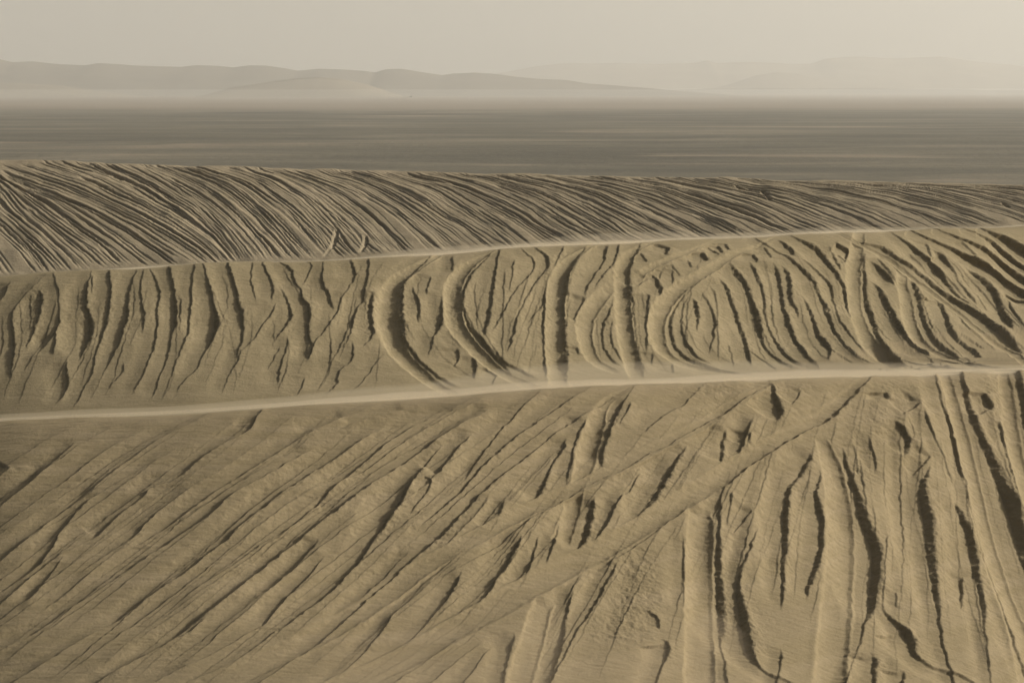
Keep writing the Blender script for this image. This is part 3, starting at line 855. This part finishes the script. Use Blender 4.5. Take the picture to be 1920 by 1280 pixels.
o = link_grid('sand_dune', V[:ROWVAL + 1].reshape(-1, 3), ROWVAL + 1, ncol, WF[:ROWVAL + 1]); o.data.materials.append(m_near)
tag(o, 'structure', 'nearest dune face cut by long diagonal and upright tyre ruts, filling the foreground', 'sand dune')
nr = V.shape[0] - ROWVAL
o = link_grid('sand_dune', V[ROWVAL:].reshape(-1, 3), nr, ncol, WF[ROWVAL:]); o.data.materials.append(m_mid)
tag(o, 'structure', 'middle dune face with curved looping tyre tracks below its pale crest', 'sand dune')
o = link_grid('sand_dune', VF.reshape(-1, 3), VF.shape[0], VF.shape[1], far.fresh - far.rough * 0.5); o.data.materials.append(m_far)
tag(o, 'structure', 'farthest rutted dune, densely combed with fine slanting tracks, in front of the grey plain', 'sand dune')

# ----------------------------------------------------------------- plain
def plain_material():
    m, nt, out = newmat('gravel plain'); L = nt.links.new
    tc = N(nt, 'ShaderNodeTexCoord')
    b = N(nt, 'ShaderNodeBsdfPrincipled', inp={'Roughness': 0.95, 'Specular IOR Level': 0.1}); L(b.outputs[0], out.inputs['Surface'])
    mp = N(nt, 'ShaderNodeMapping'); mp.inputs['Scale'].default_value = (1/170, 1/62, 1); mp.inputs['Rotation'].default_value = (0, 0, math.radians(5)); L(tc.outputs['Object'], mp.inputs['Vector'])
    n1 = N(nt, 'ShaderNodeTexNoise', inp={'Scale': 1.0, 'Detail': 8.0, 'Roughness': 0.6}); L(mp.outputs[0], n1.inputs['Vector'])
    r1 = N(nt, 'ShaderNodeValToRGB'); e = r1.color_ramp.elements
    e[0].position = 0.38; e[0].color = (*PLAIN_D, 1)
    e[1].position = 0.54; e[1].color = (*PLAIN_M, 1)
    e.new(0.66).color = (*PLAIN_L, 1)
    L(n1.outputs['Fac'], r1.inputs['Fac'])
    # thin pale drifts and dark swales
    mp2 = N(nt, 'ShaderNodeMapping'); mp2.inputs['Scale'].default_value = (1/330, 1/55, 1); mp2.inputs['Rotation'].default_value = (0, 0, math.radians(-4)); L(tc.outputs['Object'], mp2.inputs['Vector'])
    n2 = N(nt, 'ShaderNodeTexNoise', inp={'Scale': 1.0, 'Detail': 3.0, 'Roughness': 0.5}); L(mp2.outputs[0], n2.inputs['Vector'])
    r2 = N(nt, 'ShaderNodeMapRange', inp={'From Min': 0.62, 'From Max': 0.70}); L(n2.outputs['Fac'], r2.inputs['Value'])
    r2b = N(nt, 'ShaderNodeMath', operation='MULTIPLY'); r2b.inputs[1].default_value = 0.4; L(r2.outputs[0], r2b.inputs[0])
    mx = N(nt, 'ShaderNodeMix', data_type='RGBA'); L(r2b.outputs[0], mx.inputs[0]); L(r1.outputs[0], mx.inputs[6]); mx.inputs[7].default_value = (0.36, 0.29, 0.21, 1)
    # beyond two kilometres the gravel gives way to sand
    sp = N(nt, 'ShaderNodeSeparateXYZ'); L(tc.outputs['Object'], sp.inputs[0])
    wn = N(nt, 'ShaderNodeMath', operation='MULTIPLY_ADD'); L(n1.outputs['Fac'], wn.inputs[0]); wn.inputs[1].default_value = 500.0; L(sp.outputs['Y'], wn.inputs[2])
    r3 = N(nt, 'ShaderNodeMapRange', inp={'From Min': 1950.0, 'From Max': 2500.0}); L(wn.outputs[0], r3.inputs['Value'])
    mx2 = N(nt, 'ShaderNodeMix', data_type='RGBA'); L(r3.outputs[0], mx2.inputs[0]); L(mx.outputs[2], mx2.inputs[6]); mx2.inputs[7].default_value = (0.25, 0.21, 0.16, 1)
    L(mx2.outputs[2], b.inputs['Base Color'])
    n4 = N(nt, 'ShaderNodeTexNoise', inp={'Scale': 0.12, 'Detail': 6.0, 'Roughness': 0.7}); L(tc.outputs['Object'], n4.inputs['Vector'])
    bp = N(nt, 'ShaderNodeBump', inp={'Strength': 0.6, 'Distance': 1.5}); L(n4.outputs['Fac'], bp.inputs['Height']); L(bp.outputs[0], b.inputs['Normal'])
    return m
gx = np.concatenate([-np.geomspace(12000, 50, 60), [0], np.geomspace(50, 12000, 60)])
gy = np.concatenate([[-3000, -1000, -300, -50], np.geomspace(10, 16000, 260)])
GX, GY = np.meshgrid(gx, gy)
GZ = np.zeros_like(GX)
mk = np.clip((GY - 330) / 150, 0, 1)
GZ = mk * (1.1 * fbm(GX / 190.0, GY / 70.0, 3) - 0.4) * np.clip(1 - GY / 9000, 0, 1)
GZ = np.minimum(GZ, 1.5)
o = link_grid('desert_plain', np.stack([GX, GY, GZ], -1).reshape(-1, 3), len(gy), len(gx)); o.data.materials.append(plain_material())
tag(o, 'structure', 'flat grey brown gravel plain streaked with pale drifted sand, reaching to the hills', 'ground')

# ----------------------------------------------------------------- distant hills
def hill_material(name, col):
    m, nt, out = newmat(name); L = nt.links.new
    tc = N(nt, 'ShaderNodeTexCoord')
    b = N(nt, 'ShaderNodeBsdfPrincipled', inp={'Roughness': 1.0, 'Specular IOR Level': 0.05}); L(b.outputs[0], out.inputs['Surface'])
    n1 = N(nt, 'ShaderNodeTexNoise', inp={'Scale': 0.004, 'Detail': 6.0, 'Roughness': 0.6}); L(tc.outputs['Object'], n1.inputs['Vector'])
    r = N(nt, 'ShaderNodeValToRGB'); r.color_ramp.elements[0].position = .3; r.color_ramp.elements[1].position = .7
    r.color_ramp.elements[0].color = (*[c * .82 for c in col], 1); r.color_ramp.elements[1].color = (*[min(1, c * 1.12) for c in col], 1)
    L(n1.outputs['Fac'], r.inputs['Fac']); L(r.outputs[0], b.inputs['Base Color'])
    return m
def hills(name, D, outline, depth, mat, label, seed):
    """a range of dunes: skyline heights along x, long windward slope behind, gentle slope in front"""
    pts = np.array(outline, float)
    aa_, mm_ = ray(pts[:, 0], pts[:, 1])
    xs = np.linspace(aa_[0] * D, aa_[-1] * D, 900)
    crest = np.interp(xs, aa_ * D, H - mm_ * D)
    ker = np.hanning(7); ker /= ker.sum()
    crest = np.maximum(crest, -1.5) + 4.0 * fbm(xs / 330.0 + seed, xs * 0 + seed, 3)
    crest = np.convolve(np.pad(crest, 3, 'edge'), ker, 'valid')
    t = np.linspace(-1, 1, 61)
    X_ = np.broadcast_to(xs, (61, 900)); T_ = np.broadcast_to(t[:, None], (61, 900))
    prof = np.where(T_ < 0, (1 + T_) ** 1.25, (1 - T_) ** 1.5)
    Y_ = D + T_ * depth + 60 * fbm(X_ / 700.0 + seed, T_ * 1.5, 3) * (1 - np.abs(T_))
    Z_ = np.maximum(crest + 3, 0)[None, :] * prof * (1 + 0.16 * fbm(X_ / 260.0 + seed, T_ * 5.0, 4) * (1 - prof)) - 3
    o = link_grid(name, np.stack([X_, Y_, Z_], -1).reshape(-1, 3), 61, 900); o.data.materials.append(mat)
    return tag(o, 'structure', label, 'hills')
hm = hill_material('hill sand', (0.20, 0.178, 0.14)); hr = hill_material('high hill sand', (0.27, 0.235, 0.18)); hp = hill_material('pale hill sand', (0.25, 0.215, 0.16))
hills('sand_hill', 5600, [(-900,128),(-500,120),(-200,126),(-60,116),(0,112),(25,118),(60,116),(110,121),(160,122),(185,118),(215,120),(260,124),(340,127),(370,124),(410,125),(440,127),(470,123),(500,123),(540,129),(560,133),(600,129),(640,130),(690,134),(705,137),(725,131),(755,130),(790,136),(830,142),(850,139),(890,138),(930,141),(970,146),(1010,149),(1060,151),(1100,157),(1160,160),(1220,166),(1300,171),(1400,178),(1480,181)],
      520, hm, 'rounded grey dune range on the left horizon, fading towards the centre', 3.0)
hills('sand_hill', 5000, [(-600,181),(-300,172),(-40,158),(40,158),(120,163),(200,174),(300,187)], 330, hp, 'low pale dune in front of the grey range at the far left', 9.0)
hills('sand_hill', 4700, [(380,181),(440,166),(500,158),(560,150),(600,147),(640,150),(690,162),(730,176),(770,187)], 300, hp, 'low pale dune in front of the grey range left of the centre', 5.0)
hills('sand_hill', 9500, [(700,178),(850,160),(940,135),(1000,125),(1050,121),(1120,119),(1200,119),(1290,119),(1315,116),(1328,112),(1340,117),(1400,117),(1480,121),(1520,120),(1545,110),(1600,107),(1680,108),(1730,106),(1770,105),(1810,111),(1860,117),(1900,120),(1920,124),(2000,128),(2200,120),(2500,130),(2900,150),(3300,176)],
      900, hr, 'faint high hills dissolving in haze on the right horizon', 11.0)
hills('sand_hill', 8300, [(1340,168),(1380,156),(1420,142),(1460,136),(1500,138),(1540,146),(1600,152),(1680,162),(1760,168)], 500, hr, 'faint bluish knoll in front of the high hills on the right horizon', 13.0)
hills('sand_hill', 7000, [(1080,181),(1200,172),(1330,166),(1420,165),(1500,168),(1560,164),(1700,166),(1850,170),(1950,168),(2100,171),(2300,180)], 420, hm, 'low hazy ridge along the foot of the right hills', 15.0)

# ----------------------------------------------------------------- drifting sand over the crests
def drift(name, crest, width_up, height, dens, label, a0=-0.33, a1=0.33, n=260, off=0.0, seed=0, lo=0.22):
    """a low closed ribbon of airborne sand lying along a crest line"""
    A_ = np.linspace(a0, a1, n)
    y_ = crest.Y(A_); z_ = crest.Z(A_)
    mid_ = np.exp(-((A_ * F + 960 - 1250) / 560.0) ** 2)
    lift = height * (lo + (1 - lo) * mid_) * (0.8 + 0.28 * fbm(A_ * y_.mean() / 3.0 + seed, A_ * 0 + seed, 3))
    K = 10
    verts = []
    for i in range(n):
        for k in range(K):
            th = 2 * math.pi * k / K
            cy, sz = math.cos(th), math.sin(th)
            dyy = width_up * (cy if cy > 0 else 0.22 * cy)
            yy = y_[i] + dyy
            zz = z_[i] - (0.13 * dyy if cy > 0 else 0.35 * -dyy) + lift[i] * (sz if sz > 0 else 0.3 * sz)
            verts.append((A_[i] * yy, yy, zz))
    faces = []
    for i in range(n - 1):
        for k in range(K):
            k2 = (k + 1) % K
            faces.append((i * K + k, (i + 1) * K + k, (i + 1) * K + k2, i * K + k2))
    faces.append(tuple(range(K))); faces.append(tuple((n - 1) * K + k for k in reversed(range(K))))
    me = bpy.data.meshes.new(name); me.from_pydata(verts, [], faces); me.update()
    import bmesh
    bm = bmesh.new(); bm.from_mesh(me); bmesh.ops.recalc_face_normals(bm, faces=bm.faces); bm.to_mesh(me); bm.free()
    o = bpy.data.objects.new(name, me); bpy.context.scene.collection.objects.link(o)
    m, nt, out = newmat(name + ' air')
    v = N(nt, 'ShaderNodeVolumePrincipled'); v.inputs['Color'].default_value = (0.93, 0.84, 0.68, 1); v.inputs['Density'].default_value = dens; v.inputs['Anisotropy'].default_value = 0.3
    nt.links.new(v.outputs[0], out.inputs['Volume'])
    me.materials.append(m)
    return tag(o, 'stuff', label, 'blown sand')
def veil(name, label, y0f, y1f, hmax, dens, amin, amax):
    """a low sheet of drifting sand lying on the lower near face, thinning out uphill"""
    na, ny = 90, 26
    A_ = np.linspace(amin, amax, na)[None, :] * np.ones((ny, 1)); t = np.linspace(0, 1, ny)[:, None] * np.ones((1, na))
    top_ = y0f + (y1f - y0f) * (0.72 + 0.28 * fbm(A_ * 26, A_ * 0 + 3, 3))
    Y_ = y0f - 3 + (top_ - y0f + 3) * t
    base = z_near(A_, Y_)
    ex = np.clip((A_ - amin) / 0.10, 0, 1) * np.clip((amax - A_) / 0.05, 0, 1)
    hh = hmax * (1 - t) ** 1.2 * (0.75 + 0.4 * fbm(A_ * 40 + 5, t * 2.2, 3)) * ex
    up = np.stack([A_ * Y_, Y_, base + np.maximum(hh, 0.0) + 0.001], -1).reshape(-1, 3)
    dn = np.stack([A_ * Y_, Y_, base - 0.35], -1).reshape(-1, 3)
    V_ = np.vstack([up, dn]); n1 = na * ny
    fs = []
    for i in range(ny - 1):
        for j in range(na - 1):
            q = (i * na + j, i * na + j + 1, (i + 1) * na + j + 1, (i + 1) * na + j)
            fs.append(q); fs.append(tuple(n1 + k for k in reversed(q)))
    ring = [j for j in range(na)] + [i * na + na - 1 for i in range(1, ny)] + [(ny - 1) * na + j for j in range(na - 2, -1, -1)] + [i * na for i in range(ny - 2, 0, -1)]
    for k in range(len(ring)):
        a_, b_ = ring[k], ring[(k + 1) % len(ring)]
        fs.append((b_, a_, n1 + a_, n1 + b_))
    me = bpy.data.meshes.new(name); me.from_pydata(V_.tolist(), [], fs); me.update()
    import bmesh
    bm = bmesh.new(); bm.from_mesh(me); bmesh.ops.recalc_face_normals(bm, faces=bm.faces); bm.to_mesh(me); bm.free()
    o = bpy.data.objects.new(name, me); bpy.context.scene.collection.objects.link(o)
    m, nt, out = newmat(name + ' air')
    v = N(nt, 'ShaderNodeVolumePrincipled'); v.inputs['Color'].default_value = (0.95, 0.84, 0.68, 1); v.inputs['Density'].default_value = dens; v.inputs['Anisotropy'].default_value = 0.2
    nt.links.new(v.outputs[0], out.inputs['Volume']); me.materials.append(m)
    return tag(o, 'stuff', label, 'blown sand')
if DRIFT:
    _, mq = ray(960, 1280)
    yq = float(np.interp(0, (z_near(np.zeros(400), np.linspace(20, 38, 400)) - (H - mq * np.linspace(20, 38, 400))), np.linspace(20, 38, 400)))
    veil('blowing_sand', 'pale sheet of sand drifting low across the bottom of the nearest face', yq - 1.0, yq + 3.2, 0.55, DRIFT * 0.65, -0.16, 0.42)
    drift('blowing_sand', near_c, 2.2, 0.60, DRIFT * 0.18, 'faint high veil of sand streaming off the nearest dune crest', seed=1)
    drift('blowing_sand', near_c, 1.5, 0.28, DRIFT * 0.5, 'thin veil of sand streaming over the nearest dune crest', seed=6)
    drift('blowing_sand', near_c, 0.5, 0.10, DRIFT * 1.3, 'dense band of sand skimming along the nearest dune crest line', seed=2)
    drift('blowing_sand', mid_c, 2.6, 0.45, DRIFT * 0.14, 'faint high veil of sand streaming off the middle dune crest', seed=7)
    drift('blowing_sand', mid_c, 1.8, 0.22, DRIFT * 0.42, 'thin veil of sand streaming over the middle dune crest', seed=3)
    drift('blowing_sand', mid_c, 0.9, 0.09, DRIFT * 1.3, 'dense band of sand skimming along the middle dune crest line', seed=4)

# ----------------------------------------------------------------- haze
def air_box(name, x0, x1, y0, y1, z0, z1, dens, label):
    vs = [(x, y, z) for x in (x0, x1) for y in (y0, y1) for z in (z0, z1)]
    fs = [(0, 1, 3, 2), (4, 6, 7, 5), (0, 4, 5, 1), (2, 3, 7, 6), (0, 2, 6, 4), (1, 5, 7, 3)]
    me = bpy.data.meshes.new(name); me.from_pydata(vs, [], fs); me.update()
    import bmesh
    bm = bmesh.new(); bm.from_mesh(me); bmesh.ops.recalc_face_normals(bm, faces=bm.faces); bm.to_mesh(me); bm.free()
    o = bpy.data.objects.new(name, me); bpy.context.scene.collection.objects.link(o)
    m, nt, out = newmat(name)
    v = N(nt, 'ShaderNodeVolumePrincipled'); v.inputs['Color'].default_value = (*HAZE_COL, 1); v.inputs['Density'].default_value = dens; v.inputs['Anisotropy'].default_value = HAZE_G
    nt.links.new(v.outputs[0], out.inputs['Volume']); me.materials.append(m)
    tag(o, 'stuff', label, 'haze')
air_box('haze', -9000, 9000, -400, 14000, -8, 900, HAZE, 'pale dusty air over the plain, thickening towards the hills')
air_box('ground_mist', -8500, 8500, 2600, 13000, -6, 19, MIST, 'low pale mist lying along the foot of the hills')

# ----------------------------------------------------------------- light
sc_ = bpy.context.scene
w = bpy.data.worlds.new('World'); sc_.world = w; w.use_nodes = True
nt = w.node_tree
for n_ in list(nt.nodes): nt.nodes.remove(n_)
out = nt.nodes.new('ShaderNodeOutputWorld'); bg = nt.nodes.new('ShaderNodeBackground'); sky = nt.nodes.new('ShaderNodeTexSky')
sky.sky_type = 'NISHITA'; sky.sun_disc = False; sky.sun_elevation = SUN_EL; sky.sun_rotation = math.pi / 2 - SUN_AZ
sky.air_density = 1.0; sky.dust_density = 8.0; sky.ozone_density = 1.0; sky.altitude = 50
tint = nt.nodes.new('ShaderNodeMix'); tint.data_type = 'RGBA'; tint.blend_type = 'MULTIPLY'; tint.inputs[0].default_value = 1.0; tint.inputs[7].default_value = (*SKY_TINT, 1)
nt.links.new(sky.outputs[0], tint.inputs[6]); nt.links.new(tint.outputs[2], bg.inputs[0]); bg.inputs[1].default_value = SKY_STR
nt.links.new(bg.outputs[0], out.inputs[0])
ld = bpy.data.lights.new('sun', 'SUN'); ld.energy = SUN_STR; ld.angle = math.radians(SUN_ANG); ld.color = (1.0, 0.94, 0.83)
lo = bpy.data.objects.new('sun', ld); sc_.collection.objects.link(lo)
d = (math.cos(SUN_EL) * math.cos(SUN_AZ), math.cos(SUN_EL) * math.sin(SUN_AZ), math.sin(SUN_EL))
from mathutils import Vector
lo.rotation_euler = Vector(d).to_track_quat('Z', 'Y').to_euler()
lo.location = (60, 40, 90)

cd = bpy.data.cameras.new('camera'); cam = bpy.data.objects.new('camera', cd); sc_.collection.objects.link(cam)
cam.location = (0, 0, H); cam.rotation_euler = (math.pi / 2 - PITCH, 0, 0)
cd.sensor_width = 36; cd.lens = 36 / (2 * math.tan(math.radians(15))); cd.clip_end = 40000; cd.clip_start = 0.1
sc_.camera = cam
sc_.view_settings.view_transform = 'Standard'; sc_.view_settings.look = 'None'; sc_.view_settings.gamma = 1.0
sc_.view_settings.exposure = EXPO
sc_.cycles.volume_bounces = 3
sc_.cycles.max_bounces = 6; sc_.cycles.diffuse_bounces = 1
